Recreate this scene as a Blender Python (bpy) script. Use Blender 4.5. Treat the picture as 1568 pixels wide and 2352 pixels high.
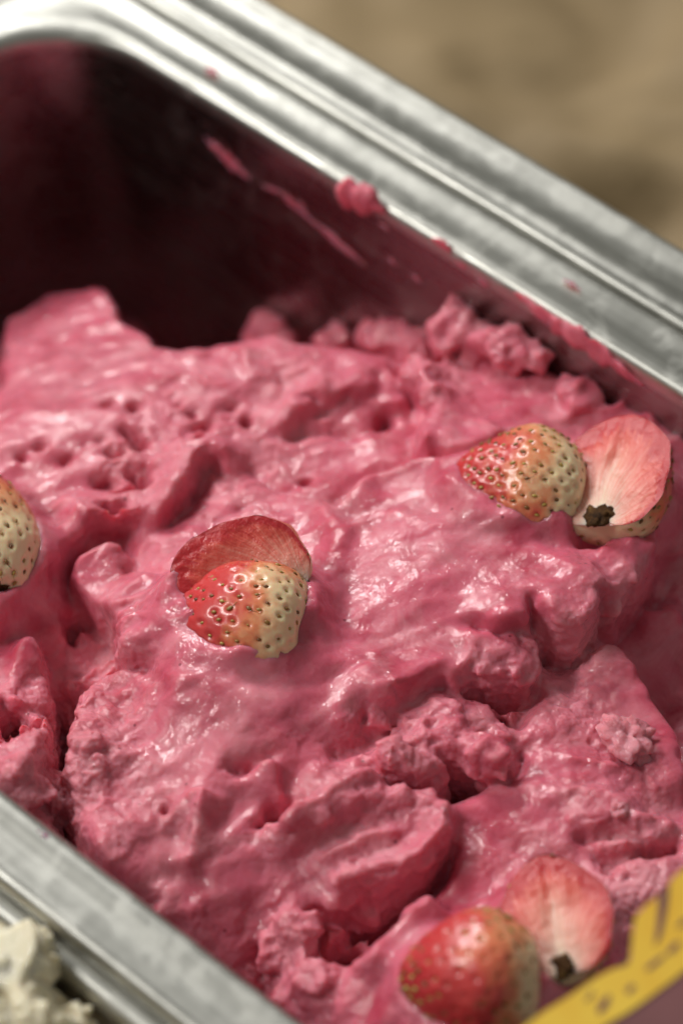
import bpy, math, random
import numpy as np
from mathutils import Vector, Matrix

for o in list(bpy.data.objects):
    bpy.data.objects.remove(o)
CM = 0.01
sc = bpy.context.scene
col = sc.collection
random.seed(7)
rng = np.random.default_rng(11)

# ------------------------------------------------------------------ camera
W, FL = 14.5, 1.3                     # width of the pan's opening and of its flange, cm
FPX = 7000.0                          # focal length in picture units (picture 1568 x 2352)
PITCH, YAW, ROLL = 0.865634564, 0.691633509, 0.0358346462
CAM = np.array([34.8391026, -18.6897346, 40.9595872])
RT0 = np.array([math.cos(YAW), math.sin(YAW), 0.0])
HF = np.array([-math.sin(YAW), math.cos(YAW), 0.0])
FW = HF * math.cos(PITCH) + np.array([0, 0, -math.sin(PITCH)])
UP0 = np.cross(RT0, FW)
RT = RT0 * math.cos(ROLL) + UP0 * math.sin(ROLL)
UP = -RT0 * math.sin(ROLL) + UP0 * math.cos(ROLL)
ZV = np.array([0, 0, 1.0])

cd = bpy.data.cameras.new('camera')
cam = bpy.data.objects.new('camera', cd); col.objects.link(cam)
cd.sensor_fit = 'VERTICAL'; cd.sensor_height = 36; cd.sensor_width = 24
cd.lens = 36 * FPX / 2352
cam.matrix_world = Matrix(((RT[0], UP[0], -FW[0], CAM[0] * CM), (RT[1], UP[1], -FW[1], CAM[1] * CM),
                           (RT[2], UP[2], -FW[2], CAM[2] * CM), (0, 0, 0, 1)))
cd.clip_start = 0.02; cd.clip_end = 20
cd.dof.use_dof = True
cd.dof.aperture_fstop = 8.0
sc.camera = cam

# ------------------------------------------------------------------ world, lamps, exposure
wd = bpy.data.worlds.new('World'); sc.world = wd; wd.use_nodes = True
bg = wd.node_tree.nodes['Background']
bg.inputs['Color'].default_value = (1.0, 0.995, 0.90, 1)
bg.inputs['Strength'].default_value = 0.21

def lamp(name, loc, target, sx, sy, power, colr):
    l = bpy.data.lights.new(name, 'AREA'); l.shape = 'RECTANGLE'
    l.size = sx * CM; l.size_y = sy * CM; l.energy = power; l.color = colr
    o = bpy.data.objects.new(name, l); col.objects.link(o)
    o.location = Vector(loc) * CM
    o.rotation_euler = (Vector(target) - Vector(loc)).to_track_quat('-Z', 'Y').to_euler()
    return o
C0 = np.array([13.0, 7.0, -1.0])
lamp('ceiling_lamp', C0 + (-0.80 * RT0 + 0.05 * HF + 0.75 * ZV) * 110, C0, 28, 22, 6.8, (1.0, 0.98, 0.93))
lamp('window_lamp', C0 + (-0.40 * RT0 + 0.74 * HF + 0.62 * ZV) * 115, C0, 46, 26, 9.8, (1.0, 0.99, 0.96))

sc.view_settings.view_transform = 'Standard'
sc.view_settings.look = 'None'
sc.view_settings.exposure = 0.0
sc.view_settings.gamma = 1.0
sc.view_settings.use_curve_mapping = False
sc.cycles.use_denoising = True
sc.cycles.max_bounces = 10

# ------------------------------------------------------------------ helpers
def ray(px, py):
    return FW + RT * ((px - 784) / FPX) + UP * ((1176 - py) / FPX)
def at(px, py, z):
    d = ray(px, py); return CAM + d * ((z - CAM[2]) / d[2])
def at_y(px, py, y):
    d = ray(px, py); return CAM + d * ((y - CAM[1]) / d[1])
def at_x(px, py, x):
    d = ray(px, py); return CAM + d * ((x - CAM[0]) / d[0])
def to_px(P):
    d = P - CAM; z = d @ FW
    return 784 + FPX * (d @ RT) / z, 1176 - FPX * (d @ UP) / z

def mesh_obj(name, verts, faces, mat=None, parent=None, smooth=True, loc=None):
    me = bpy.data.meshes.new(name)
    me.from_pydata([tuple(v) for v in (np.asarray(verts, float) * CM)], [], [tuple(int(i) for i in f) for f in faces])
    if smooth:
        me.polygons.foreach_set('use_smooth', [True] * len(me.polygons))
    me.update()
    if mat: me.materials.append(mat)
    o = bpy.data.objects.new(name, me); col.objects.link(o)
    if parent: o.parent = parent
    return o
def empty(name, loc=(0, 0, 0)):
    o = bpy.data.objects.new(name, None); col.objects.link(o)
    o.empty_display_size = 0.01
    o.location = Vector(loc) * CM
    return o
def tag(o, label, cat=None, group=None, kind=None):
    o['label'] = label
    if cat: o['category'] = cat
    if group: o['group'] = group
    if kind: o['kind'] = kind
    return o
def set_attr(o, name, vals):
    a = o.data.attributes.new(name, 'FLOAT', 'POINT')
    a.data.foreach_set('value', np.ascontiguousarray(vals, dtype=np.float32))

def _hash(ix, iy, iz, seed):
    h = (ix.astype(np.uint32) * np.uint32(374761393) + iy.astype(np.uint32) * np.uint32(668265263)
         + iz.astype(np.uint32) * np.uint32(2147483647) + np.uint32(seed * 974711 % 4294967295))
    h = (h ^ (h >> np.uint32(13))) * np.uint32(1274126177)
    h = (h ^ (h >> np.uint32(15))) * np.uint32(2246822519)
    return h ^ (h >> np.uint32(16))
_G = rng.normal(size=(256, 3)).astype(np.float32)
_G /= np.linalg.norm(_G, axis=1)[:, None]
def perlin(P, scale, seed=0):
    P = (np.asarray(P, np.float32) / np.float32(scale)) + np.float32(137.3)
    I = np.floor(P).astype(np.int64); F = P - I
    U = F * F * F * (F * (F * 6 - 15) + 10)
    res = np.zeros(len(P), np.float32)
    for dx in (0, 1):
        wx = U[:, 0] if dx else 1 - U[:, 0]
        for dy in (0, 1):
            wy = U[:, 1] if dy else 1 - U[:, 1]
            for dz in (0, 1):
                wz = U[:, 2] if dz else 1 - U[:, 2]
                g = _G[_hash(I[:, 0] + dx, I[:, 1] + dy, I[:, 2] + dz, seed) & np.uint32(255)]
                res += wx * wy * wz * (g[:, 0] * (F[:, 0] - dx) + g[:, 1] * (F[:, 1] - dy) + g[:, 2] * (F[:, 2] - dz))
    return res * 1.6
def smooth01(x):
    x = np.clip(x, 0, 1); return x * x * (3 - 2 * x)

# ------------------------------------------------------------------ materials
def new_mat(name):
    m = bpy.data.materials.new(name); m.use_nodes = True
    nt = m.node_tree; return m, nt, nt.nodes['Principled BSDF']
def nd(nt, typ, **kw):
    n = nt.nodes.new(typ)
    for k, v in kw.items():
        if k in n.inputs: n.inputs[k].default_value = v
        else: setattr(n, k, v)
    return n
def lk(nt, a, b): nt.links.new(a, b)
def ramp(nt, fac, stops):
    r = nt.nodes.new('ShaderNodeValToRGB'); e = r.color_ramp.elements
    while len(e) < len(stops): e.new(0.5)
    for el, (p, c) in zip(e, stops):
        el.position = p; el.color = (*c, 1) if len(c) == 3 else c
    lk(nt, fac, r.inputs['Fac']); return r
def noise(nt, scale, detail=3, rough=0.55, coords=None, dist=0.0):
    n = nd(nt, 'ShaderNodeTexNoise', Scale=scale, Detail=detail, Roughness=rough, Distortion=dist)
    if coords is not None: lk(nt, coords, n.inputs['Vector'])
    return n
def objcoord(nt): return nt.nodes.new('ShaderNodeTexCoord').outputs['Object']
def math_n(nt, op, a, b=None):
    n = nt.nodes.new('ShaderNodeMath'); n.operation = op
    for i, v in enumerate((a, b)):
        if v is None: continue
        if isinstance(v, (int, float)): n.inputs[i].default_value = v
        else: lk(nt, v, n.inputs[i])
    return n.outputs[0]
def mixc(nt, fac, a, b):
    n = nt.nodes.new('ShaderNodeMix'); n.data_type = 'RGBA'
    if isinstance(fac, (int, float)): n.inputs[0].default_value = fac
    else: lk(nt, fac, n.inputs[0])
    for s, v in ((n.inputs[6], a), (n.inputs[7], b)):
        if isinstance(v, tuple): s.default_value = (*v, 1)
        else: lk(nt, v, s)
    return n.outputs[2]
def attr(nt, name):
    a = nt.nodes.new('ShaderNodeAttribute'); a.attribute_name = name; return a.outputs['Fac']
def bump(nt, b, height, strength, dist, prev=None):
    n = nd(nt, 'ShaderNodeBump', Strength=strength, Distance=dist)
    lk(nt, height, n.inputs['Height'])
    if prev is not None: lk(nt, prev, n.inputs['Normal'])
    lk(nt, n.outputs[0], b.inputs['Normal']); return n.outputs[0]

def gelato_material(name, deep, mid, pale, radius, sss=0.85, scale=0.0020):
    m, nt, b = new_mat(name); oc = objcoord(nt)
    fr = attr(nt, 'frost')
    n1 = noise(nt, 110, 4, 0.6, oc); n2 = noise(nt, 900, 3, 0.6, oc); n3 = noise(nt, 170, 5, 0.6, oc, 0.8)
    c = ramp(nt, n1.outputs['Fac'], [(0.3, deep), (0.55, mid), (0.78, mid)])
    c2 = mixc(nt, math_n(nt, 'MULTIPLY', fr, 0.55), c.outputs[0], pale)
    ms = ramp(nt, noise(nt, 55, 5, 0.6, oc, 1.6).outputs['Fac'], [(0.48, (0, 0, 0)), (0.68, (1, 1, 1))])
    c2 = mixc(nt, math_n(nt, 'MULTIPLY', ms.outputs[0], 0.5), c2, pale)
    c2 = mixc(nt, math_n(nt, 'MULTIPLY', attr(nt, 'pale_mix'), 0.45), c2, pale)
    sp = ramp(nt, n2.outputs['Fac'], [(0.24, (0, 0, 0)), (0.33, (1, 1, 1))])
    c3 = mixc(nt, math_n(nt, 'MULTIPLY', math_n(nt, 'SUBTRACT', 1.0, sp.outputs[0]), 0.35), c2, deep)
    vo_ = nd(nt, 'ShaderNodeTexVoronoi', Scale=150.0); lk(nt, oc, vo_.inputs['Vector'])
    fk = ramp(nt, vo_.outputs['Distance'], [(0.035, (1, 1, 1)), (0.06, (0, 0, 0))])
    c3 = mixc(nt, math_n(nt, 'MULTIPLY', fk.outputs[0], 0.8), c3, tuple(v * 0.45 for v in deep))
    lk(nt, c3, b.inputs['Base Color'])
    b.inputs['Subsurface Weight'].default_value = sss
    b.inputs['Subsurface Radius'].default_value = radius
    b.inputs['Subsurface Scale'].default_value = scale
    wet = ramp(nt, n3.outputs['Fac'], [(0.46, (1.0,) * 3), (0.54, (0.10,) * 3)])
    lk(nt, math_n(nt, 'ADD', 0.42, math_n(nt, 'MULTIPLY', fr, 0.2)), b.inputs['Roughness'])
    b.inputs['IOR'].default_value = 1.38
    lk(nt, math_n(nt, 'MAXIMUM', wet.outputs[0], math_n(nt, 'MULTIPLY', fr, 0.7)), b.inputs['Coat Weight'])
    b.inputs['Coat Roughness'].default_value = 0.06
    b.inputs['Coat IOR'].default_value = 1.42
    p = bump(nt, b, noise(nt, 520, 4, 0.62, oc).outputs['Fac'], 0.25, 0.0006)
    fh = math_n(nt, 'MULTIPLY', noise(nt, 1600, 3, 0.6, oc).outputs['Fac'], fr)
    p2 = bump(nt, b, fh, 0.55, 0.0008, p)
    w1 = nd(nt, 'ShaderNodeBump', Strength=0.40, Distance=0.0010); lk(nt, noise(nt, 330, 3, 0.6, oc, 0.5).outputs['Fac'], w1.inputs['Height'])
    lk(nt, p2, w1.inputs['Normal'])
    w2 = nd(nt, 'ShaderNodeBump', Strength=0.35, Distance=0.0005); lk(nt, noise(nt, 1100, 2, 0.5, oc).outputs['Fac'], w2.inputs['Height'])
    lk(nt, w1.outputs[0], w2.inputs['Normal']); lk(nt, w2.outputs[0], b.inputs['Coat Normal'])
    return m
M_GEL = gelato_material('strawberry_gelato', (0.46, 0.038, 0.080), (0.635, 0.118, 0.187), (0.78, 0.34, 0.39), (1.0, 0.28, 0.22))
M_VAN = gelato_material('vanilla_gelato', (0.80, 0.66, 0.42), (0.86, 0.75, 0.53), (0.89, 0.81, 0.63), (1.0, 0.8, 0.45), 0.4)

def steel_material(name, base, rough, aniso=True):
    m, nt, b = new_mat(name); oc = objcoord(nt)
    b.inputs['Metallic'].default_value = 1.0
    n1 = noise(nt, 60, 4, 0.6, oc)
    mp = nd(nt, 'ShaderNodeMapping'); mp.inputs['Scale'].default_value = (14, 420, 420); lk(nt, oc, mp.inputs['Vector'])
    n2 = noise(nt, 1.0, 3, 0.6, mp.outputs[0])
    c = ramp(nt, n1.outputs['Fac'], [(0.3, tuple(v * 0.90 for v in base)), (0.7, base)])
    lk(nt, c.outputs[0], b.inputs['Base Color'])
    r = ramp(nt, n2.outputs['Fac'], [(0.3, (rough * 0.8,) * 3), (0.7, (rough * 1.25,) * 3)])
    sm = ramp(nt, noise(nt, 130, 5, 0.65, oc, 0.8).outputs['Fac'], [(0.50, (0, 0, 0)), (0.66, (1, 1, 1))])
    lk(nt, math_n(nt, 'ADD', r.outputs[0], math_n(nt, 'MULTIPLY', sm.outputs[0], 0.16)), b.inputs['Roughness'])
    p = bump(nt, b, n2.outputs['Fac'], 0.10, 0.0002)
    bump(nt, b, noise(nt, 45, 3, 0.5, oc).outputs['Fac'], 0.30, 0.0014, p)
    return m
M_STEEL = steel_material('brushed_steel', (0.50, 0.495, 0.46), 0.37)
M_WALL = steel_material('basin_steel', (0.33, 0.305, 0.29), 0.27)  # steel darkened below the rim's tone: the pan's inner shade put into its colour

# ------------------------------------------------------------------ the setting: countertop
def slab(name, x0, x1, y0, y1, z0, z1, mat):
    v = [(x0, y0, z0), (x1, y0, z0), (x1, y1, z0), (x0, y1, z0), (x0, y0, z1), (x1, y0, z1), (x1, y1, z1), (x0, y1, z1)]
    f = [(0, 3, 2, 1), (4, 5, 6, 7), (0, 1, 5, 4), (1, 2, 6, 5), (2, 3, 7, 6), (3, 0, 4, 7)]
    return mesh_obj(name, v, f, mat, smooth=False)
m, nt, b = new_mat('white_counter'); oc = objcoord(nt)
cc = ramp(nt, noise(nt, 12, 4, 0.6, oc).outputs['Fac'], [(0.3, (0.74, 0.74, 0.70)), (0.7, (0.82, 0.82, 0.79))])
lk(nt, cc.outputs[0], b.inputs['Base Color']); b.inputs['Roughness'].default_value = 0.4
o = slab('countertop', -60, 60, -50, 70, -16, -13.2, m); o['kind'] = 'structure'
o['label'] = 'white countertop under the ice cream pans'

# ------------------------------------------------------------------ pans
def rounded_ring(x0, x1, y0, y1, r, n=14):
    pts = []
    for cx, cy, a0 in ((x1 - r, y1 - r, 0), (x0 + r, y1 - r, 90), (x0 + r, y0 + r, 180), (x1 - r, y0 + r, 270)):
        for k in range(n + 1):
            a = math.radians(a0 + 90 * k / n); pts.append((cx + r * math.cos(a), cy + r * math.sin(a)))
    out = []                                    # cut the long straights into short pieces
    for i, p in enumerate(pts):
        q = pts[(i + 1) % len(pts)]; out.append(p)
        d = math.hypot(q[0] - p[0], q[1] - p[1])
        if d > 2:
            k = 24
            for j in range(1, k): out.append((p[0] + (q[0] - p[0]) * j / k, p[1] + (q[1] - p[1]) * j / k))
    return out
def loft(name, x0, x1, y0, y1, prof, rc, ro, mat, parent, cap=False, wob=0.0, z0=0.0):
    V, Fc = [], []
    for off, z in prof:
        r = max(0.25, rc - off * (rc - ro) / FL if off > 0 else rc + off)
        ring = rounded_ring(x0 - off, x1 + off, y0 - off, y1 + off, r)
        n = len(ring); V += [(x, y, z + z0) for x, y in ring]
    V = np.array(V)
    if wob:
        V[:, 2] += wob * perlin(V * [1, 1, 0], 3.0, 5); V[:, 1] += wob * perlin(V * [1, 1, 0], 4.0, 6)
    for k in range(len(prof) - 1):
        for i in range(n):
            j = (i + 1) % n
            Fc.append((k * n + i, k * n + j, (k + 1) * n + j, (k + 1) * n + i))
    if cap: Fc.append(tuple((len(prof) - 1) * n + i for i in range(n)))
    return mesh_obj(name, V, Fc, mat, parent)
PANX = 31.0; XL = -0.75                # inner faces of the two short walls
def make_pan(x0, x1, y0, y1, z0, rc, ro, label):
    root = tag(empty('steel_pan', ((x0 + x1) / 2, (y0 + y1) / 2, -13.0)), label, 'pan')
    rim = [(1.24, -0.52), (1.30, -0.46), (1.30, -0.14), (1.27, -0.05), (1.20, 0.0), (1.10, 0.018), (0.98, 0.002), (0.86, -0.022),
           (0.72, -0.034), (0.58, -0.030), (0.46, -0.010), (0.34, 0.022), (0.22, 0.034), (0.12, 0.014), (0.05, -0.04), (0.01, -0.12), (0.0, -0.22), (-0.005, -0.34)]
    bas = [(-0.005, -0.34), (-0.02, -0.8), (-0.06, -2.5), (-0.12, -6), (-0.2, -11.2), (-0.3, -11.9), (-0.6, -12.4), (-1.1, -12.6)]
    out = [(0.03, -0.42), (0.02, -2.5), (-0.04, -6), (-0.1, -11.2), (-0.2, -12), (-0.5, -12.6), (-1.1, -12.75)]
    inv = root.matrix_basis.inverted()
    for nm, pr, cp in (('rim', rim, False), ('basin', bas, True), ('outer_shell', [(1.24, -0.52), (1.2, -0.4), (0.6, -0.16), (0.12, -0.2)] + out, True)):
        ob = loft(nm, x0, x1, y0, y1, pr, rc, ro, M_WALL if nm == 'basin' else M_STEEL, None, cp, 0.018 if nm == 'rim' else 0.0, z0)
        ob.parent = root; ob.matrix_parent_inverse = Matrix.Translation(-root.location)
    return root
make_pan(XL, PANX, 0, W, 0.0, 2.4, 1.3, 'deep stainless steel pan holding the pink strawberry ice cream')
make_pan(0, PANX, -1.66 - W, -1.66, -0.42, 2.8, 1.4, 'steel pan at lower left holding the cream coloured ice cream')

# counter rail beyond the far flange
def extrude_x(name, prof, x0, x1, mat, parent=None, n=40, wob=0.012):
    V, Fc = [], []
    k = len(prof)
    for i in range(n + 1):
        x = x0 + (x1 - x0) * i / n
        V += [(x, y, z) for y, z in prof]
    V = np.array(V)
    w = wob * perlin(V * [1, 0, 0] + 3, 4.0, 9); V[:, 2] += w; V[:, 1] += w
    for i in range(n):
        for j in range(k):
            jj = (j + 1) % k
            Fc.append((i * k + j, i * k + jj, (i + 1) * k + jj, (i + 1) * k + j))
    Fc.append(tuple(range(k))[::-1]); Fc.append(tuple(n * k + j for j in range(k)))
    return mesh_obj(name, V, Fc, mat, parent)
Y0 = W + FL + 0.06
rail = [(Y0, -0.9), (Y0, -0.10), (Y0 + .03, -0.02), (Y0 + .10, 0.03), (Y0 + .18, 0.02), (Y0 + .24, -0.03), (Y0 + .30, -0.02), (Y0 + .38, 0.02), (Y0 + .50, 0.02),
        (Y0 + .62, -0.03), (Y0 + .80, -0.12), (Y0 + 1.05, -0.16), (Y0 + 1.25, -0.15), (Y0 + 1.40, -0.10), (Y0 + 1.52, -0.04), (Y0 + 1.62, -0.03), (Y0 + 1.70, -0.08), (Y0 + 1.74, -0.18), (Y0 + 1.74, -0.9)]
tag(extrude_x('steel_rail', rail, -14, 34, M_STEEL), 'grooved steel rail running along the far side of the pink pan', 'rail')

# ------------------------------------------------------------------ brown paper beyond the rail
m, nt, b = new_mat('kraft_paper'); oc = objcoord(nt)
cc = ramp(nt, noise(nt, 9, 4, 0.6, oc, 0.4).outputs['Fac'], [(0.3, (0.19, 0.13, 0.062)), (0.7, (0.32, 0.225, 0.115))])
lk(nt, cc.outputs[0], b.inputs['Base Color']); b.inputs['Roughness'].default_value = 0.75
bump(nt, b, noise(nt, 400, 3, 0.6, oc).outputs['Fac'], 0.3, 0.0005)
nx, ny = 150, 110
gx, gy = np.meshgrid(np.linspace(-40, 45, nx), np.linspace(Y0 + 1.9, 62, ny), indexing='ij')
P = np.stack([gx.ravel(), gy.ravel(), np.zeros(gx.size)], 1)
q = P + 2.0 * np.stack([perlin(P, 7, 31), perlin(P, 7, 32), 0 * gx.ravel()], 1)
hz = 1.6 * (0.5 - np.abs(perlin(q, 9.0, 54))) + 0.6 * (0.5 - np.abs(perlin(q, 3.6, 34))) + 0.25 * perlin(q, 1.5, 35)
P[:, 2] = -6.0 + hz * np.clip((P[:, 1] - Y0 - 1.5) / 3, 0.2, 1.3)
n0 = len(P)
V = np.concatenate([P, P - [0, 0, 0.05]])
idx = np.arange(n0).reshape(nx, ny)
fa = np.stack([idx[:-1, :-1], idx[1:, :-1], idx[1:, 1:], idx[:-1, 1:]], -1).reshape(-1, 4)
o = mesh_obj('paper_sheet', V, np.concatenate([fa, fa[:, ::-1] + n0]), m)
tag(o, 'blurred crumpled brown paper in the background beyond the rail', 'paper')

# ------------------------------------------------------------------ where the fruit lies
def unit(v): v = np.asarray(v, float); return v / np.linalg.norm(v)
def dirv(a, b2, c): return unit(a * RT0 + b2 * HF + c * ZV)

FRUIT = [
    ('strawberry half lying skin side up with pale shoulder at right of pan', at(1196, 1130, -0.92), dirv(-1, 0.22, -0.05), dirv(0.10, -0.18, 1), 2.66, 1.14, 3, 'end', 165, 0.16, 0.10),
    ('strawberry half lying cut face up nearest the far steel rim', at(1404, 1088, -0.30), dirv(0.26, 1, 0.08), dirv(0.44, 0.30, -0.88), 2.80, 1.22, 5, 'face', 150, 0.10, 0.05),
    ('strawberry half lying skin side up near the middle of the ice cream', at(546, 1434, -1.02), dirv(-1, 0.28, -0.16), dirv(0.08, -0.25, 1), 2.85, 1.10, 8, 'end', 150, 0.34, 0.0),
    ('strawberry half standing cut face forward behind the middle one', at(560, 1335, -0.50), dirv(-1, 0.10, 0.05), dirv(0.10, 0.50, -0.87), 2.60, 1.10, 13, 'face', 140, 0.08, 0.0),
    ('blurred red strawberry half skin side up at the bottom edge', at(1085, 2250, -0.75), dirv(-1, 0.0, 0.0), dirv(0.0, -0.2, 1), 2.35, 1.12, 17, 'end', 105, 0.22, 0.02),
    ('blurred strawberry half cut face up beside the yellow card', at(1270, 2110, -0.55), dirv(-0.16, 1, 0.05), dirv(0.30, 0.10, -1), 2.40, 0.92, 21, 'face', 140, 0.15, 0.0),
    ('pale strawberry half skin side up cropped by the left edge', at(-45, 1238, -1.50), dirv(-0.30, 1, 0.0), dirv(0.45, -0.40, 0.8), 3.3, 1.12, 25, 'end', 150, 0.15, 0.20)]

# ------------------------------------------------------------------ gelato: ground form from measured points
def tps_fit(X, v, lam=0.02):
    n = len(X); r = np.linalg.norm(X[:, None] - X[None], axis=2)
    K = r + lam * -np.eye(n)                    # linear kernel: taut, little overshoot
    A = np.zeros((n + 3, n + 3)); A[:n, :n] = K; A[:n, n] = 1; A[:n, n + 1:] = X; A[n:, :n] = A[:n, n:].T
    return np.linalg.solve(A, np.concatenate([v, np.zeros(3)]))
def tps_eval(Q, X, w):
    out = np.empty(len(Q)); n = len(X)
    for s in range(0, len(Q), 20000):
        q = Q[s:s + 20000]; r = np.sqrt(((q[:, None] - X[None]) ** 2).sum(2) + 0.16)
        out[s:s + 20000] = r @ w[:n] + w[n] + q @ w[n + 1:]
    return out
CTRL = [(600, 790, -1.8), (400, 840, -2.1), (250, 800, -2.7), (140, 720, -3.4), (850, 830, -1.6), (1050, 785, -1.4), (1250, 835, -1.1), (1400, 930, -1.1),
        (100, 900, -2.2), (0, 1000, -2.0), (300, 950, -1.8), (600, 900, -1.7), (450, 1150, -1.7), (50, 1250, -1.8), (100, 1330, -1.7),
        (220, 1400, -2.7), (200, 1520, -2.9), (340, 1350, -1.5), (550, 1450, -1.3), (750, 1150, -1.6), (850, 1000, -1.8), (950, 1250, -0.9),
        (1150, 1300, -0.7), (1000, 1450, -0.9), (1200, 950, -1.1), (1300, 1350, -1.0), (1450, 1080, -1.4), (1510, 1300, -2.3), (1500, 1600, -2.5), (1560, 1800, -2.4),
        (1300, 1600, -1.5), (1400, 1750, -1.3), (1350, 1900, -1.3), (1100, 1700, -1.4), (560, 1620, -0.9), (400, 1800, -1.1), (250, 1750, -1.5),
        (130, 1700, -2.8), (180, 1900, -2.3), (40, 1650, -1.4), (20, 1780, -1.1), (90, 1850, -1.1), (700, 1750, -1.3), (850, 1900, -1.1),
        (450, 2050, -1.6), (500, 2150, -2.4), (620, 2300, -2.8), (700, 2200, -1.8), (800, 2300, -1.8), (850, 2120, -2.3), (950, 2150, -1.5),
        (1100, 2050, -1.6), (1200, 2200, -1.9), (1450, 2050, -1.1), (1560, 2000, -1.0), (1500, 2300, -1.9), (1100, 2340, -1.9), (760, 1450, -1.05), (700, 1320, -1.3),
        (1000, 900, -1.6), (1100, 1050, -1.2)]
WC = [(0.8, 13.6, -5), (0.4, 9, -5), (0.4, 6, -4.5), (2.2, 8.2, -3.4), (5, 14.3, -3), (7, 14.4, -3), (9, 14.4, -2.8), (11, 14.4, -2.4), (13, 14.4, -1.7),
      (15, 14.4, -1.0), (17, 14.4, -0.9), (20, 14.4, -1.2), (25, 14.0, -1.5), (25, 8, -1.8), (8, 0.1, -1.0), (10, 0.1, -1.0), (12, 0.1, -1.2), (14, 0.1, -2.4),
      (17, 0.1, -3.0), (20, 0.1, -3.0), (25, 0.1, -3), (5, 3, -2.2), (3, 6, -3.8), (1, 3, -4), (4, 0.2, -2)]
pts = [tuple(at(*c)) for c in CTRL] + WC
CX = np.array([(p[0], p[1]) for p in pts]); CZ = np.array([p[2] for p in pts])
TW = tps_fit(CX, CZ, 0.05)
def on_base(px, py):
    d = ray(px, py)
    zs = np.linspace(0.6, -8.5, 240)
    Q = CAM + d * ((zs - CAM[2]) / d[2])[:, None]
    h = tps_eval(Q[:, :2], CX, TW)
    k = np.argmax(h > zs)
    return Q[k]

GX0, GX1, GY0, GY1, GS = XL, 25.0, 0.0, W, 0.05
ax = np.arange(GX0, GX1 + 1e-6, GS); ay = np.arange(GY0, GY1 + 1e-6, GS)
gx, gy = np.meshgrid(ax, ay, indexing='ij')
XY = np.stack([gx.ravel(), gy.ravel()], 1)
H = tps_eval(XY, CX, TW)
LX = np.zeros(len(XY)); LY = np.zeros(len(XY))      # sideways drift, gives overhanging lips

def world_poly(pl, n=6):
    P = np.array([on_base(*p)[:2] for p in pl])
    out = [P[0]]                                    # Catmull-Rom
    for i in range(len(P) - 1):
        p0 = P[max(i - 1, 0)]; p1 = P[i]; p2 = P[i + 1]; p3 = P[min(i + 2, len(P) - 1)]
        for k in range(1, n + 1):
            t = k / n
            out.append(0.5 * ((2 * p1) + (p2 - p0) * t + (2 * p0 - 5 * p1 + 4 * p2 - p3) * t * t + (3 * p1 - p0 - 3 * p2 + p3) * t ** 3))
    return np.array(out)
def poly_dist(poly, reach):
    lo = poly.min(0) - reach; hi = poly.max(0) + reach
    sel = np.where((XY[:, 0] > lo[0]) & (XY[:, 0] < hi[0]) & (XY[:, 1] > lo[1]) & (XY[:, 1] < hi[1]))[0]
    Q = XY[sel]; best = np.full(len(sel), 1e9); side = np.zeros(len(sel)); tt = np.zeros(len(sel)); nrm = np.zeros((len(sel), 2))
    m = len(poly) - 1
    for i in range(m):
        a, b2 = poly[i], poly[i + 1]; ab = b2 - a; L2 = ab @ ab + 1e-12
        t = np.clip(((Q - a) @ ab) / L2, 0, 1); d = Q - (a + t[:, None] * ab); dd = np.hypot(d[:, 0], d[:, 1])
        u = dd < best
        best[u] = dd[u]; side[u] = np.sign(ab[0] * d[u, 1] - ab[1] * d[u, 0]); tt[u] = (i + t[u]) / m
        nrm[u] = np.array([-ab[1], ab[0]]) / math.sqrt(L2)
    return sel, best * side, tt, nrm
def taper(t): return smooth01(np.minimum(t, 1 - t) / 0.16)
def wobble(sel, s, amp, seed):
    return amp * perlin(np.concatenate([XY[sel], np.full((len(sel), 1), seed * 3.7)], 1), s, seed)
def cliff(pl, hi, h, whi, wlo=0.25, edge=0.10, over=0.0, seed=1):
    poly = world_poly(pl); sel, d, t, nrm = poly_dist(poly, max(whi, wlo) * 2.6 + 0.5)
    hp = on_base(*hi)[:2]; k = np.argmin(np.linalg.norm(poly - hp, axis=1)); k = min(k, len(poly) - 2)
    ab = poly[k + 1] - poly[k]; s = np.sign(ab[0] * (hp - poly[k])[1] - ab[1] * (hp - poly[k])[0])
    d = d * s + wobble(sel, 0.5, 0.10, seed) + wobble(sel, 0.18, 0.04, seed + 50); nrm = nrm * s
    h = h * 0.85
    up = smooth01((d + edge) / (2 * edge)) * np.exp(-(np.maximum(d, 0) / whi) ** 2)
    dn = -0.45 * np.exp(-(np.minimum(d, 0) / wlo) ** 2) * (1 - smooth01((d + edge) / (2 * edge)))
    H[sel] += h * taper(t) * (0.85 * up + 1.2 * dn)
    o2 = over * taper(t) * np.exp(-((d - edge) / 0.25) ** 2)
    LX[sel] -= nrm[:, 0] * o2; LY[sel] -= nrm[:, 1] * o2
def ridge(pl, w, h, seed=1, wob=0.06):
    poly = world_poly(pl); sel, d, t, nrm = poly_dist(poly, w * 3)
    d = d + wobble(sel, 0.45, wob, seed)
    H[sel] += h * taper(t) * np.exp(-np.abs(d / w) ** 1.7)
def hole(px, py, rx, ry, ang, depth, hard=2.2):
    c = on_base(px, py)
    e1 = RT0[:2] * math.cos(ang) + HF[:2] * math.sin(ang); e2 = -RT0[:2] * math.sin(ang) + HF[:2] * math.cos(ang)
    q = XY - c[:2]; sel = np.where(np.hypot(q[:, 0], q[:, 1]) < 3 * max(rx, ry))[0]
    a = q[sel] @ e1 / rx; b2 = q[sel] @ e2 / ry
    rr = np.hypot(a, b2) + wobble(sel, 0.22, 0.9, 77) + wobble(sel, 0.10, 0.6, 78)
    H[sel] -= (depth * 1.4 if depth > 0 else depth) * np.exp(-np.maximum(rr, 0) ** hard)
def dome(px, py, r, h): hole(px, py, r, r, 0, -h, 2.0)

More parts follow.
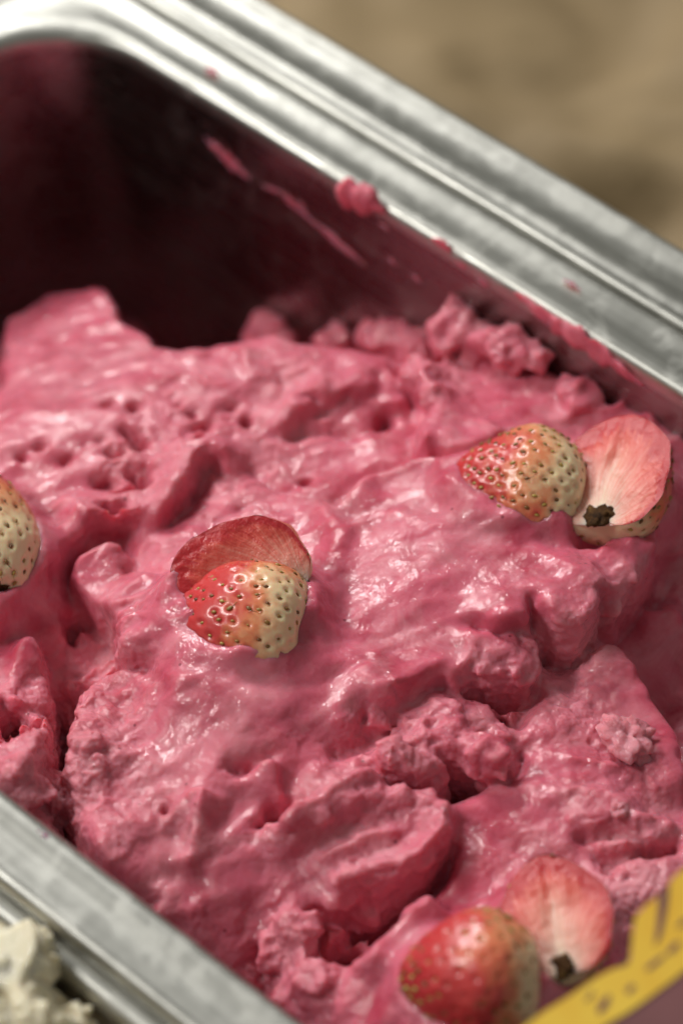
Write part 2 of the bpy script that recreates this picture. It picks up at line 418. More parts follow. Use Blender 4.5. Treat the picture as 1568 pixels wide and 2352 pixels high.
# folds, lips and scoop marks
cliff([(320, 1285), (250, 1310), (188, 1372), (250, 1420), (300, 1480), (302, 1545), (350, 1580)], (420, 1420), 1.0, 0.9, 0.5, 0.12, 0.30, 1)
cliff([(-40, 1500), (40, 1410), (110, 1330), (190, 1235), (260, 1205), (340, 1215)], (60, 1200), 0.85, 0.45, 0.55, 0.10, 0.14, 2)
cliff([(345, 1230), (400, 1160), (445, 1100), (455, 1065), (490, 1048), (545, 1090)], (380, 1060), 0.7, 0.5, 0.35, 0.08, 0.08, 3)
cliff([(1490, 1250), (1475, 1310), (1440, 1390), (1350, 1405), (1335, 1450), (1300, 1480), (1270, 1450), (1210, 1440), (1130, 1440), (1040, 1430)], (1180, 1330), 1.3, 0.9, 0.5, 0.10, 0.30, 4)
cliff([(1320, 1480), (1400, 1530), (1450, 1600), (1500, 1690), (1540, 1780), (1580, 1870)], (1330, 1680), 0.9, 0.8, 0.6, 0.10, 0.15, 5)
cliff([(66, 1470), (105, 1570), (115, 1690), (70, 1790), (10, 1830)], (-20, 1650), 0.75, 0.45, 0.5, 0.12, 0.12, 6)
cliff([(340, 1580), (265, 1600), (200, 1650), (170, 1760), (160, 1850), (230, 1980), (330, 2080)], (360, 1800), 0.8, 0.7, 0.4, 0.12, 0.15, 7)
ridge([(600, 1960), (720, 1885), (860, 1800), (950, 1815), (1025, 1835)], 0.24, 0.55, 8)
ridge([(1025, 1835), (1000, 1940), (930, 2010), (830, 2035), (740, 2065)], 0.22, 0.45, 9)
cliff([(700, 2080), (830, 2065), (920, 2040), (1000, 1960), (1040, 1850)], (850, 1950), 0.5, 0.5, 0.5, 0.14, 0.16, 10)
cliff([(505, 1768), (570, 1772), (650, 1765)], (580, 1830), 0.30, 0.3, 0.2, 0.05, 0.06, 11)
cliff([(640, 1770), (650, 1830), (700, 1900)], (580, 1850), 0.25, 0.3, 0.2, 0.08, 0.0, 12)
ridge([(1010, 2080), (940, 2130), (880, 2190), (845, 2290)], 0.32, 0.65, 13, 0.03)
cliff([(770, 1190), (830, 1120), (920, 1090), (1040, 1085)], (950, 1180), 0.4, 0.6, 0.3, 0.10, 0.03, 14)
ridge([(785, 1290), (800, 1235), (850, 1200), (910, 1197), (965, 1218)], 0.10, 0.10, 15, 0.02)
cliff([(930, 815), (950, 880), (1000, 960), (960, 1010), (980, 1080)], (1080, 940), 0.55, 0.6, 0.35, 0.14, 0.08, 16)
cliff([(1000, 1065), (1080, 1050), (1160, 1000)], (1080, 1000), 0.35, 0.4, 0.25, 0.08, 0.06, 17)
cliff([(640, 1010), (690, 960), (800, 920), (880, 900)], (740, 900), 0.35, 0.5, 0.35, 0.12, 0.05, 18)
cliff([(850, 1640), (930, 1590), (1010, 1560), (1080, 1580)], (900, 1540), 0.5, 0.5, 0.4, 0.12, 0.08, 19)
cliff([(560, 1560), (640, 1580), (760, 1560), (850, 1500)], (700, 1500), 0.25, 0.5, 0.4, 0.2, 0.0, 20)
cliff([(850, 1740), (900, 1770), (1000, 1790), (1080, 1770), (1160, 1760)], (1000, 1700), 0.8, 0.5, 0.35, 0.10, 0.18, 21)
cliff([(1150, 1450), (1215, 1500), (1205, 1560), (1120, 1560), (1040, 1540)], (1100, 1480), 0.6, 0.4, 0.35, 0.10, 0.15, 22)
ridge([(1290, 1750), (1360, 1755), (1430, 1785)], 0.09, 0.14, 23, 0.02)
cliff([(1360, 1960), (1450, 1935), (1568, 1930)], (1450, 1890), 0.5, 0.5, 0.3, 0.10, 0.10, 24)
cliff([(1310, 1925), (1400, 1900), (1500, 1910)], (1400, 1850), 0.25, 0.4, 0.3, 0.12, 0.03, 25)
ridge([(470, 1820), (455, 1900), (430, 2010)], 0.28, 0.35, 26)
ridge([(730, 1150), (770, 1240), (760, 1330), (740, 1440)], 0.25, 0.22, 27)
ridge([(1560, 1420), (1500, 1430), (1440, 1370)], 0.3, 0.4, 28)
for a in [(640, 1872, .10, .22, 2.1, 1.2), (1225, 1450, .22, .22, 0, 1.6), (1060, 1768, .25, .2, 0, 1.2), (1295, 835, .35, .25, 0, 1.5), (1395, 915, .12, .12, 0, .8),
          (870, 2110, .35, .3, .4, 1.1), (165, 1440, .16, .22, 0, .9), (135, 1690, .2, .4, 0, 1.0), (790, 2180, .3, .3, 0, .8), (1340, 1290, .3, .2, 0, .6),
          (310, 935, .22, .10, .5, .35), (440, 950, .14, .10, .4, .25), (562, 968, .09, .09, 0, .3), (290, 990, .14, .12, 0, .5), (315, 1020, .14, .13, 0, .5), (265, 1045, .15, .10, .3, .5),
          (235, 1105, .14, .11, 0, .4), (300, 1090, .1, .1, 0, .4), (330, 1110, .12, .12, 0, .45), (240, 1190, .2, .1, .2, .35), (285, 1180, .15, .1, .2, .35), (470, 985, .16, .1, .2, .3), (450, 1015, .2, .1, .2, .25),
          (50, 1045, .12, .08, .5, .28), (95, 1025, .12, .07, .5, .2), (150, 1060, .14, .1, .5, .25), (720, 930, .15, .08, -.4, .2), (700, 1100, .1, .08, 0, .3), (880, 960, .2, .14, .7, .35), (380, 1860, .07, .07, 0, .25), (440, 1920, .06, .06, 0, .2), (1150, 1640, .14, .18, 0, .6),
          (30, 1660, .35, .45, 0, .8), (890, 1220, .1, .1, 0, 0.0), (1180, 1080, .2, .15, 0, .3), (560, 1640, .3, .2, 0, -.1), (1400, 1995, .1, .1, 0, .4)]:
    hole(*a)
rh = random.Random(5)
for k in range(20):
    px = rh.uniform(210, 560); py = rh.uniform(930, 1200) ; s = rh.uniform(.04, .10)
    hole(px, py, s * rh.uniform(1.2, 2.4), s * .8, rh.uniform(0.2, 0.9), s * 2.0)
for k in range(10):
    px = rh.uniform(0, 230); py = rh.uniform(1000, 1180); s = rh.uniform(.03, .07)
    hole(px, py, s * 1.3, s, rh.uniform(0, 1), s * 1.6)

ridge([(640, 1960), (760, 1900), (880, 1850), (960, 1870)], 0.14, 0.28, 28)
ridge([(700, 2010), (820, 1950), (930, 1930)], 0.12, 0.22, 29)
ridge([(60, 1490), (40, 1560), (30, 1640)], 0.2, 0.3, 30)
ridge([(690, 1560), (640, 1650), (660, 1740), (760, 1790)], 0.3, 0.18, 31)
ridge([(880, 1500), (800, 1600), (780, 1690)], 0.28, 0.22, 32)
ridge([(620, 2120), (690, 2180), (700, 2290)], 0.22, 0.4, 33)
ridge([(1200, 1850), (1330, 1830), (1470, 1870)], 0.22, 0.18, 34)
# deep creases between the lumps
def crease(pl, w, dep, seed):
    poly = world_poly(pl); sel, d, t, nrm = poly_dist(poly, w * 4)
    d = d + wobble(sel, 0.4, 0.08, seed) + wobble(sel, 0.15, 0.03, seed + 1)
    H[sel] -= dep * smooth01(np.minimum(t, 1 - t) / 0.25) * np.exp(-np.abs(d / w) ** 1.5)
for k, (pl, w, dp) in enumerate([
        ([(120, 1560), (140, 1650), (130, 1750), (170, 1880), (240, 1970)], .20, .9), ([(605, 1845), (640, 1872), (668, 1895)], .10, 1.6), ([(1040, 1555), (1100, 1562), (1150, 1585), (1215, 1560)], .16, .9),
        ([(850, 1795), (950, 1802), (1050, 1782), (1100, 1750)], .16, .8), ([(690, 2080), (830, 2085), (900, 2075), (965, 2040), (1015, 1960), (1035, 1860)], .16, .9), ([(780, 2130), (850, 2180), (905, 2120)], .22, .9),
        ([(1300, 1262), (1340, 1295), (1390, 1270)], .18, .6), ([(1350, 1962), (1470, 1945), (1568, 1925)], .13, .6), ([(820, 1640), (880, 1665), (945, 1650)], .22, .35), ([(740, 1730), (800, 1710), (870, 1690)], .18, .3),
        ([(980, 1062), (1080, 1068), (1170, 1045)], .15, .4), ([(505, 1762), (550, 1775), (590, 1768)], .10, .45), ([(330, 1545), (350, 1590), (375, 1650)], .10, .4), ([(560, 2060), (600, 2150), (590, 2250), (640, 2340)], .2, .5),
        ([(720, 2080), (740, 2170), (700, 2240)], .15, .5), ([(1180, 1700), (1200, 1760), (1150, 1800)], .12, .35), ([(1240, 1560), (1200, 1620), (1180, 1680)], .14, .35), ([(1300, 1930), (1390, 1915), (1480, 1920)], .10, .3),
        ([(380, 1890), (440, 1960), (480, 2030)], .12, .2), ([(640, 1000), (740, 985), (840, 1010)], .12, .25), ([(560, 1050), (640, 1120), (690, 1110)], .10, .2), ([(940, 830), (955, 900), (940, 970)], .10, .3), ([(640, 850), (650, 900), (620, 950)], .10, .2)]):
    crease(pl, w, dp, 300 + 3 * k)
# the scooped-out pit at the back
CREST = [(-160, 980, -2.2), (-80, 900, -2.2), (0, 850, -2.3), (18, 790, -2.6), (20, 700, -3.4), (120, 660, -3.8), (235, 672, -3.6), (270, 735, -2.9), (340, 778, -2.4), (400, 803, -2.1), (470, 790, -2.0),
         (560, 765, -1.9), (620, 757, -1.8), (700, 766, -1.7), (760, 782, -1.6), (850, 802, -1.5), (930, 822, -1.4), (990, 850, -1.4)]
cp = np.array([at(*c)[:2] for c in CREST])
sel, d, t, nrm = poly_dist(cp, 9.0)
d = d + wobble(sel, 0.6, 0.12, 91) + wobble(sel, 0.25, 0.05, 92)
dep = smooth01((d - 0.0) / 0.9) * np.where((t > 0.0) & (t < 1.0), 1, np.where(t >= 1, 0, 1))
floor_ = np.interp(t, [0, 0.55, 0.7, 0.85, 1.0], [-8, -8, -6.5, -3.6, -2.2]) + 0.5 * wobble(sel, 1.2, 1.0, 93)
H[sel] = np.where(d > 0, H[sel] * (1 - dep) + np.minimum(H[sel], floor_) * dep, H[sel])
# the ice cream closes round the fruit
def pool(px, py, z, r, k):
    c = at(px, py, z); d2 = ((XY - c[:2]) ** 2).sum(1); w = k * np.exp(-(d2 / r ** 2) ** 1.6)
    H[:] = H * (1 - w) + z * w
for a in [(555, 1445, -0.46, 1.85, .95), (560, 1330, -0.55, 1.3, .85), (1180, 1130, -0.38, 1.75, .94), (1425, 1110, -0.72, 1.35, .9), (1085, 2260, -0.42, 1.7, .9), (1270, 2130, -0.75, 1.35, .85), (10, 1290, -1.35, 1.4, .85), (980, 1260, -0.62, 1.3, .5), (1120, 1340, -.62, 1.2, .5)]:
    pool(*a)
for f_ in FRUIT:                                    # a pushed-up lip of ice cream hugging each piece
    ax2 = f_[2][:2] / np.linalg.norm(f_[2][:2]); sd2 = np.array([-ax2[1], ax2[0]])
    qq = XY - f_[1][:2]; rr = np.hypot(qq @ ax2 / (f_[4] * 0.49), qq @ sd2 / (f_[5] * 0.93))
    dd = (rr - 1) * f_[5]; near = np.where(np.abs(dd) < 1.0)[0]
    wv_ = 0.15 + wobble(near, 0.7, 0.16, f_[6] + 400)
    H[near] += np.maximum(wv_, 0) * np.exp(-(dd[near] / 0.17) ** 2) - 0.10 * np.exp(-((dd[near] - 0.42) / 0.2) ** 2)
# broad lumps and smears of the surface
P3 = np.concatenate([XY, np.zeros((len(XY), 1))], 1)
q = P3 + 0.35 * np.stack([perlin(P3, 1.2, 41), perlin(P3, 1.2, 42), 0 * H], 1)
q2 = P3 + 0.55 * np.stack([perlin(P3, 0.9, 45), perlin(P3, 0.9, 46), 0 * H], 1)
hx, hy = to_px(np.concatenate([XY, H[:, None]], 1))
calm = np.zeros(len(XY))
for x, y, r_, a in [(950, 1300, 260, 1), (1150, 1380, 200, .8), (100, 930, 240, .8), (560, 1620, 150, .9), (740, 1660, 90, 1), (50, 1350, 130, .8), (1500, 1600, 160, .8), (1200, 950, 150, .7), (930, 2150, 110, .9), (400, 1900, 200, .6), (1380, 1750, 170, .6)]:
    calm += a * np.exp(-((hx - x) ** 2 + (hy - y) ** 2) / r_ ** 2)
calm = np.clip(calm, 0, 1)
q2 = q2 - np.outer((q2 @ np.array([0.47, 0.88, 0])) * 0.55, [0.47, 0.88, 0])
fold = np.abs(perlin(q2, 0.80, 47))
H += 0.14 * perlin(q, 1.5, 43) + 0.05 * perlin(q, 0.7, 44) + 0.17 * (1 - calm) * np.maximum(0, 0.22 - fold) / 0.22 * smooth01(0.5 + 1.5 * perlin(P3, 2.2, 48))
# keep clear of the rim, and inside the rounded corners
edge_d = np.minimum(np.minimum(XY[:, 1], W - XY[:, 1]), XY[:, 0] - XL)
H = np.minimum(H, -0.25 + 0.6 * smooth01(edge_d / 2.0))
H = np.clip(H, -9.0, 0.6)
LX[edge_d < 0.4] *= 0.2; LY[edge_d < 0.4] *= 0.2
nxg, nyg = gx.shape
topv = np.stack([np.clip(XY[:, 0] + LX, XL, 25), np.clip(XY[:, 1] + LY, 0.0, W), H], 1)
cc2 = np.array([XL + 2.4, W - 2.4])                      # far left corner arc
inc = (topv[:, 0] < XL + 2.4) & (topv[:, 1] > W - 2.4)
dv = topv[:, :2] - cc2; dl = np.hypot(dv[:, 0], dv[:, 1])
fx = inc & (dl > 2.35)
topv[fx, :2] = cc2 + dv[fx] / dl[fx, None] * 2.35
botv = topv.copy(); botv[:, 2] = -9.6
ng = len(topv); idx = np.arange(ng).reshape(nxg, nyg)
ft = np.stack([idx[:-1, :-1], idx[1:, :-1], idx[1:, 1:], idx[:-1, 1:]], -1).reshape(-1, 4)
faces = [ft, ft[:, ::-1] + ng]
for e in (idx[:, 0], idx[::-1, -1], idx[-1, :], idx[0, ::-1]):
    faces.append(np.stack([e[1:], e[:-1], e[:-1] + ng, e[1:] + ng], -1))
AV = [topv, botv]; AF = np.concatenate(faces); nv = 2 * ng

def ico(sub):
    bm_me = bpy.data.meshes.new('tmp'); import bmesh
    bm = bmesh.new(); bmesh.ops.create_icosphere(bm, subdivisions=sub, radius=1); bm.to_mesh(bm_me); bm.free()
    v = np.array([x.co[:] for x in bm_me.vertices]); f = np.array([p.vertices[:] for p in bm_me.polygons])
    bpy.data.meshes.remove(bm_me); return v, f
ICO4 = ico(4); ICO3 = ico(3)
def lump(c, r, seed, rough=0.28, sq=(1, 1, 0.8)):
    v, f = ICO4; n = v
    d = 1 + rough * perlin(v + seed * 5.1, 0.9, seed) + rough * 0.7 * perlin(v + seed * 3.3, 0.45, seed + 3) + rough * 0.3 * perlin(v, 0.2, seed + 5)
    return v * d[:, None] * np.array(sq) * r + c, f
LUMPS = [(1130, 1500, .50), (1185, 1525, .34), (1080, 1480, .36), (1150, 1470, .3), (1010, 1640, .42), (960, 1690, .40), (1050, 1690, .46), (1130, 1730, .40), (1150, 1690, .30), (1090, 1650, .3), (1100, 1755, .3),
         (905, 1720, .3), (860, 1640, .3), (915, 745, .5), (875, 752, .35), (965, 765, .4), (1080, 715, .55), (1190, 762, .5), (1135, 760, .45), (1250, 800, .3), (650, 735, .55), (790, 755, .45), (1350, 880, .45), (1000, 770, .5),
         (110, 1830, .55), (60, 1810, .4), (150, 1880, .38), (830, 2085, .35), (850, 2100, .3), (590, 2120, .3), (640, 2180, .4), (700, 2130, .35), (730, 2250, .4), (660, 2290, .35), (780, 2050, .3), (580, 2230, .3),
         (1420, 1300, .42), (1390, 1360, .38), (1440, 1260, .35), (1340, 1420, .22), (1300, 1460, .2), (1330, 1450, .16), (250, 1640, .25), (210, 1700, .22), (300, 1600, .22), (190, 1790, .22), (330, 1640, .18), (230, 1750, .2),
         (960, 850, .35), (1000, 900, .3), (980, 960, .3), (1080, 790, .35), (1120, 800, .3), (1350, 1490, .22), (1310, 1500, .2), (860, 1810, .22), (920, 1815, .2), (980, 1840, .22), (1010, 1900, .2), (970, 1970, .2), (800, 1830, .2), (740, 1870, .2), (1500, 1960, .3), (1430, 1965, .25), (1400, 2010, .22)]
HC = {}
from mathutils import kdtree as _k
Hg = H.reshape(nxg, nyg)
def hit(px, py):                                    # where the finished surface lies behind a picture point
    d = ray(px, py); zs = np.linspace(0.6, -8.5, 500)
    Q = CAM + d * ((zs - CAM[2]) / d[2])[:, None]
    i = np.clip(((Q[:, 0] - GX0) / GS).astype(int), 0, nxg - 1); j = np.clip(((Q[:, 1] - GY0) / GS).astype(int), 0, nyg - 1)
    ok = (Hg[i, j] > zs) & (Q[:, 1] < W + 0.01)
    if not ok.any(): return at_y(px, py, W - 0.05)
    return Q[np.argmax(ok)]
for k, (px, py, r) in enumerate(LUMPS):
    c = hit(px, py); c = c - ZV * r * 0.30
    c[1] = min(c[1], W - r * 0.8)
    v, f = lump(c, r, 20 + k, 0.28 if r < .3 else 0.45)
    v[:, 1] = np.clip(v[:, 1], 0.0, W); v[:, 0] = np.maximum(v[:, 0], XL)
    AV.append(v); AF = list(AF) if False else AF
    LF = f + nv; nv += len(v)
    HC.setdefault('f', []).append(LF)
allv = np.concatenate(AV)
tri = np.concatenate(HC['f'])
fl = [tuple(x) for x in AF.tolist()] + [tuple(x) for x in tri.tolist()]
src = mesh_obj('gelato_source', allv, fl)
md = src.modifiers.new('r', 'REMESH'); md.mode = 'VOXEL'; md.voxel_size = 0.030 * CM; md.use_smooth_shade = True
dg = bpy.context.evaluated_depsgraph_get()
me = bpy.data.meshes.new_from_object(src.evaluated_get(dg))
bpy.data.objects.remove(src)

def mesh_arrays(me):
    n = len(me.vertices); co = np.empty(n * 3, np.float32); me.vertices.foreach_get('co', co)
    no = np.empty(n * 3, np.float32); me.vertices.foreach_get('normal', no)
    lp = np.empty(len(me.loops), np.int32); me.loops.foreach_get('vertex_index', lp)
    return co.reshape(-1, 3) / CM, no.reshape(-1, 3), lp.reshape(-1, 4)
co, no, qf = mesh_arrays(me)
bpy.data.meshes.remove(me)
# drop the hidden underside and everything well outside the picture
fx, fy = to_px(co.astype(float))
good = (co[:, 2] > -9.3) & (fx > -260) & (fx < 1830) & (fy > 480) & (fy < 2560) & ~((co[:, 1] < 0.02) | (co[:, 1] > W - 0.005) | (co[:, 0] < XL + 0.02))
keep = good[qf].any(1)
qf = qf[keep]; used = np.unique(qf); remap = np.full(len(co), -1); remap[used] = np.arange(len(used))
co = co[used]; no = no[used]; qf = remap[qf]; fx = fx[used]; fy = fy[used]
# where it is frosty and crumbly (1) and where melted and smooth (0)
FROST = [(200, 1700, 110, .9), (100, 1850, 130, 1.0), (1300, 1540, 150, .9), (1450, 2050, 150, .9), (960, 1690, 150, .8), (850, 1900, 150, .6), (700, 2150, 150, .5), (620, 2250, 130, .5), (1130, 1520, 90, .8), (60, 1640, 110, .7),
         (1050, 860, 120, .5), (330, 1060, 150, .8), (1400, 1340, 90, .5), (1450, 1800, 150, .45), (880, 2080, 100, .7), (1150, 700, 180, .6), (230, 1500, 100, .6), (420, 1800, 150, .12), (700, 1000, 130, .35)]
CALM = [(950, 1300, 260, .9), (100, 950, 220, .8), (560, 1600, 120, .7), (1150, 1400, 150, .4), (50, 1350, 120, .8), (1500, 1600, 140, .6), (1200, 950, 130, .5), (930, 2150, 90, .9), (780, 1060, 90, .6)]
fr = np.full(len(co), 0.10)
for x, y, s, a in FROST: fr += 0.54 * a * np.exp(-((fx - x) ** 2 + (fy - y) ** 2) / (s * s))
for x, y, s, a in CALM: fr -= a * 0.5 * np.exp(-((fx - x) ** 2 + (fy - y) ** 2) / (s * s))
fr = np.clip(fr + 0.25 * perlin(co, 0.9, 61), 0.03, 1.0)
# melt: round off every edge, least where it is frosty
nvv = len(co); ea = qf.ravel(); eb = np.roll(qf, -1, axis=1).ravel()
deg = np.maximum(np.bincount(ea, minlength=nvv) + np.bincount(eb, minlength=nvv), 1)
mw = (0.95 - 0.55 * fr)[:, None] * smooth01((np.minimum(np.minimum(co[:, 1], W - co[:, 1]), co[:, 0] - XL) - 0.02) / 0.1)[:, None]
co = co.astype(float)
for it in range(20):
    av = np.stack([np.bincount(ea, co[eb, k], nvv) + np.bincount(eb, co[ea, k], nvv) for k in range(3)], 1) / deg[:, None]
    co += mw * (av - co)
e1_ = co[qf[:, 2]] - co[qf[:, 0]]; e2_ = co[qf[:, 3]] - co[qf[:, 1]]; fn = np.cross(e1_, e2_)
no = np.stack([sum(np.bincount(qf[:, j], fn[:, k], nvv) for j in range(4)) for k in range(3)], 1)
no /= np.linalg.norm(no, axis=1)[:, None] + 1e-12
q = co + 0.12 * np.stack([perlin(co, 0.5, 62), perlin(co, 0.5, 63), perlin(co, 0.5, 64)], 1)
fd = np.array([0.45, 0.85, 0.25]); fd /= np.linalg.norm(fd)         # direction in which the spatula dragged
al = q @ fd; st = q - np.outer(al, fd) * 0.80
disp = 0.034 * perlin(st, 0.34, 65) * (1.1 - 0.5 * fr)
disp += (0.012 + 0.10 * fr) * (0.35 - np.abs(perlin(q, 0.42, 66))) 
disp += (0.003 + 0.055 * fr) * perlin(q, 0.20, 67) + (0.002 + 0.034 * fr) * perlin(co, 0.10, 68)
disp += 0.012 * fr * perlin(co, 0.06, 69)
edge_d = np.minimum(np.minimum(co[:, 1], W - co[:, 1]), co[:, 0] - XL)
disp -= (0.01 + 0.16 * fr) * np.maximum(0, perlin(q, 0.26, 70) - 0.22) + 0.05 * np.maximum(0, perlin(co, 0.12, 71) - 0.30) * (0.2 + fr)
disp *= smooth01(0.15 + edge_d / 0.5)
co2 = co + no * disp[:, None]
co2[:, 1] = np.clip(co2[:, 1], 0.0, W + 0.02)
gel = bpy.data.meshes.new('strawberry_gelato')
gel.vertices.add(len(co2)); gel.vertices.foreach_set('co', (co2 * CM).astype(np.float32).ravel())
gel.loops.add(qf.size); gel.loops.foreach_set('vertex_index', qf.astype(np.int32).ravel())
gel.polygons.add(len(qf)); gel.polygons.foreach_set('loop_start', np.arange(0, qf.size, 4, dtype=np.int32))
gel.update(calc_edges=True); gel.validate()
gel.polygons.foreach_set('use_smooth', [True] * len(gel.polygons))
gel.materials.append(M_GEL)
go = bpy.data.objects.new('strawberry_gelato', gel); col.objects.link(go)
pale_mix = np.zeros(len(co))  # amount of paler colour mixed in around chosen spots
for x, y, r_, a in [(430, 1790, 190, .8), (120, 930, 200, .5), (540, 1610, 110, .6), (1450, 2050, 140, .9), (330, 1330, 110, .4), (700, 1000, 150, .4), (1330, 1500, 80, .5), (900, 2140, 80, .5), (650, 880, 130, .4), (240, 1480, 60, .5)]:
    pale_mix += a * np.exp(-((fx - x) ** 2 + (fy - y) ** 2) / r_ ** 2)
set_attr(go, 'pale_mix', np.clip(pale_mix * (0.75 + 0.8 * perlin(q, 0.6, 88)), 0, 1))
set_attr(go, 'frost', fr)
tag(go, 'glossy pink strawberry ice cream heaped in the steel pan', 'ice cream')
print('gelato quads', len(qf))

from mathutils.bvhtree import BVHTree
bpy.context.view_layer.update()
BVH = BVHTree.FromObject(go, bpy.context.evaluated_depsgraph_get())
def hit(px, py):
    d = ray(px, py); r_ = BVH.ray_cast(Vector(CAM) * CM, Vector(d))
    return np.array(r_[0]) / CM if r_[0] is not None else at_y(px, py, W - 0.05)
# ------------------------------------------------------------------ strawberries
m, nt, b = new_mat('strawberry_skin'); oc = objcoord(nt); t = attr(nt, 'along')
tn = math_n(nt, 'ADD', t, math_n(nt, 'MULTIPLY', math_n(nt, 'SUBTRACT', noise(nt, 110, 5, 0.7, oc).outputs['Fac'], 0.5), 0.60))
rp = ramp(nt, tn, [(0.0, (0.82, 0.68, 0.44)), (0.22, (0.82, 0.60, 0.36)), (0.36, (0.76, 0.26, 0.12)), (0.50, (0.62, 0.055, 0.055)), (1.0, (0.46, 0.022, 0.035))])
lk(nt, rp.outputs[0], b.inputs['Base Color'])
b.inputs['Roughness'].default_value = 0.34; b.inputs['Subsurface Weight'].default_value = 0.6
b.inputs['Subsurface Radius'].default_value = (1, 0.35, 0.2); b.inputs['Subsurface Scale'].default_value = 0.002
b.inputs['Coat Weight'].default_value = 0.22; b.inputs['Coat Roughness'].default_value = 0.12
bump(nt, b, noise(nt, 700, 3, 0.6, oc).outputs['Fac'], 0.12, 0.0004)
M_SKIN = m
m, nt, b = new_mat('strawberry_flesh'); oc = objcoord(nt)
mp = nt.nodes.new('ShaderNodeCombineXYZ')
lk(nt, math_n(nt, 'MULTIPLY', attr(nt, 'angle'), 5.0), mp.inputs[0]); lk(nt, math_n(nt, 'MULTIPLY', attr(nt, 'core'), 1.2), mp.inputs[1])
sn = noise(nt, 2.0, 5, 0.65, mp.outputs[0])
cr = math_n(nt, 'ADD', math_n(nt, 'MULTIPLY', attr(nt, 'core'), 0.72), math_n(nt, 'MULTIPLY', math_n(nt, 'SUBTRACT', sn.outputs['Fac'], 0.5), 1.0))
cr = math_n(nt, 'ADD', cr, math_n(nt, 'MULTIPLY', math_n(nt, 'SUBTRACT', noise(nt, 120, 5, 0.65, oc).outputs['Fac'], 0.5), 0.26))
cr = math_n(nt, 'ADD', cr, math_n(nt, 'MULTIPLY', math_n(nt, 'SUBTRACT', attr(nt, 'along'), 0.24), 1.0))
rp = ramp(nt, cr, [(0.0, (0.82, 0.70, 0.48)), (0.20, (0.82, 0.52, 0.42)), (0.45, (0.80, 0.28, 0.22)), (0.75, (0.72, 0.11, 0.085)), (1.0, (0.55, 0.03, 0.04))])
lk(nt, rp.outputs[0], b.inputs['Base Color'])
b.inputs['Roughness'].default_value = 0.24; b.inputs['Subsurface Weight'].default_value = 0.5
b.inputs['Subsurface Radius'].default_value = (1, 0.4, 0.25); b.inputs['Subsurface Scale'].default_value = 0.0025
p = bump(nt, b, sn.outputs['Fac'], 0.30, 0.0006)
bump(nt, b, noise(nt, 1100, 3, 0.65, oc).outputs['Fac'], 0.55, 0.0005, p)
M_FLESH = m
m, nt, b = new_mat('strawberry_seed'); oc = nt.nodes.new('ShaderNodeObjectInfo').outputs['Random']
rp = ramp(nt, oc, [(0.0, (0.16, 0.06, 0.015)), (0.4, (0.32, 0.18, 0.04)), (0.75, (0.46, 0.34, 0.08)), (1.0, (0.12, 0.04, 0.01))])
lk(nt, rp.outputs[0], b.inputs['Base Color']); b.inputs['Roughness'].default_value = 0.35
M_SEED = m
m, nt, b = new_mat('stem_scar'); oc = objcoord(nt)
rp = ramp(nt, noise(nt, 500, 4, 0.7, oc).outputs['Fac'], [(0.35, (0.02, 0.008, 0.003)), (0.6, (0.09, 0.04, 0.012)), (0.8, (0.25, 0.16, 0.04))])
lk(nt, rp.outputs[0], b.inputs['Base Color']); b.inputs['Roughness'].default_value = 0.8; b.inputs['Specular IOR Level'].default_value = 0.15
bump(nt, b, noise(nt, 900, 3, 0.6, oc).outputs['Fac'], 0.6, 0.0006)
M_SCAR = m

def seed_mesh(tail):
    V, Fc = [], []
    rings = [(-1, 0.0), (-0.6, .72), (0.1, 1.0), (0.7, .62), (1.05, 0.0)]
    V.append((0, 0, -0)); V[0] = (-1, 0, 0)
    for a, r in rings[1:-1]:
        for k in range(7): V.append((a, 0.62 * r * math.cos(k * 2 * math.pi / 7), 0.5 * r * math.sin(k * 2 * math.pi / 7)))
    V.append((1.08, 0, 0)); e = len(V) - 1
    for k in range(7):
        j = (k + 1) % 7
        Fc += [(0, 1 + j, 1 + k), (1 + k, 1 + j, 8 + j, 8 + k), (8 + k, 8 + j, 15 + j, 15 + k), (15 + k, 15 + j, e)]
    if tail:
        b0 = len(V); path = [(0.9, 0, 0), (1.6, .2, .10), (2.2, .55, .12), (2.7, .6, .06)]
        for i, (x, y, z) in enumerate(path):
            w = 0.13 * (1 - i / 5)
            V += [(x, y + w, z), (x, y - w, z), (x, y, z + w * 1.6)]
        for i in range(3):
            for k in range(3):
                j = (k + 1) % 3; Fc.append((b0 + i * 3 + k, b0 + i * 3 + j, b0 + i * 3 + 3 + j, b0 + i * 3 + 3 + k))
    me = bpy.data.meshes.new('seed'); me.from_pydata([tuple(c * 0.049 * CM for c in v) for v in V], [], Fc)
    me.polygons.foreach_set('use_smooth', [True] * len(me.polygons)); me.materials.append(M_SEED); return me
SEEDS = (seed_mesh(False), seed_mesh(True))

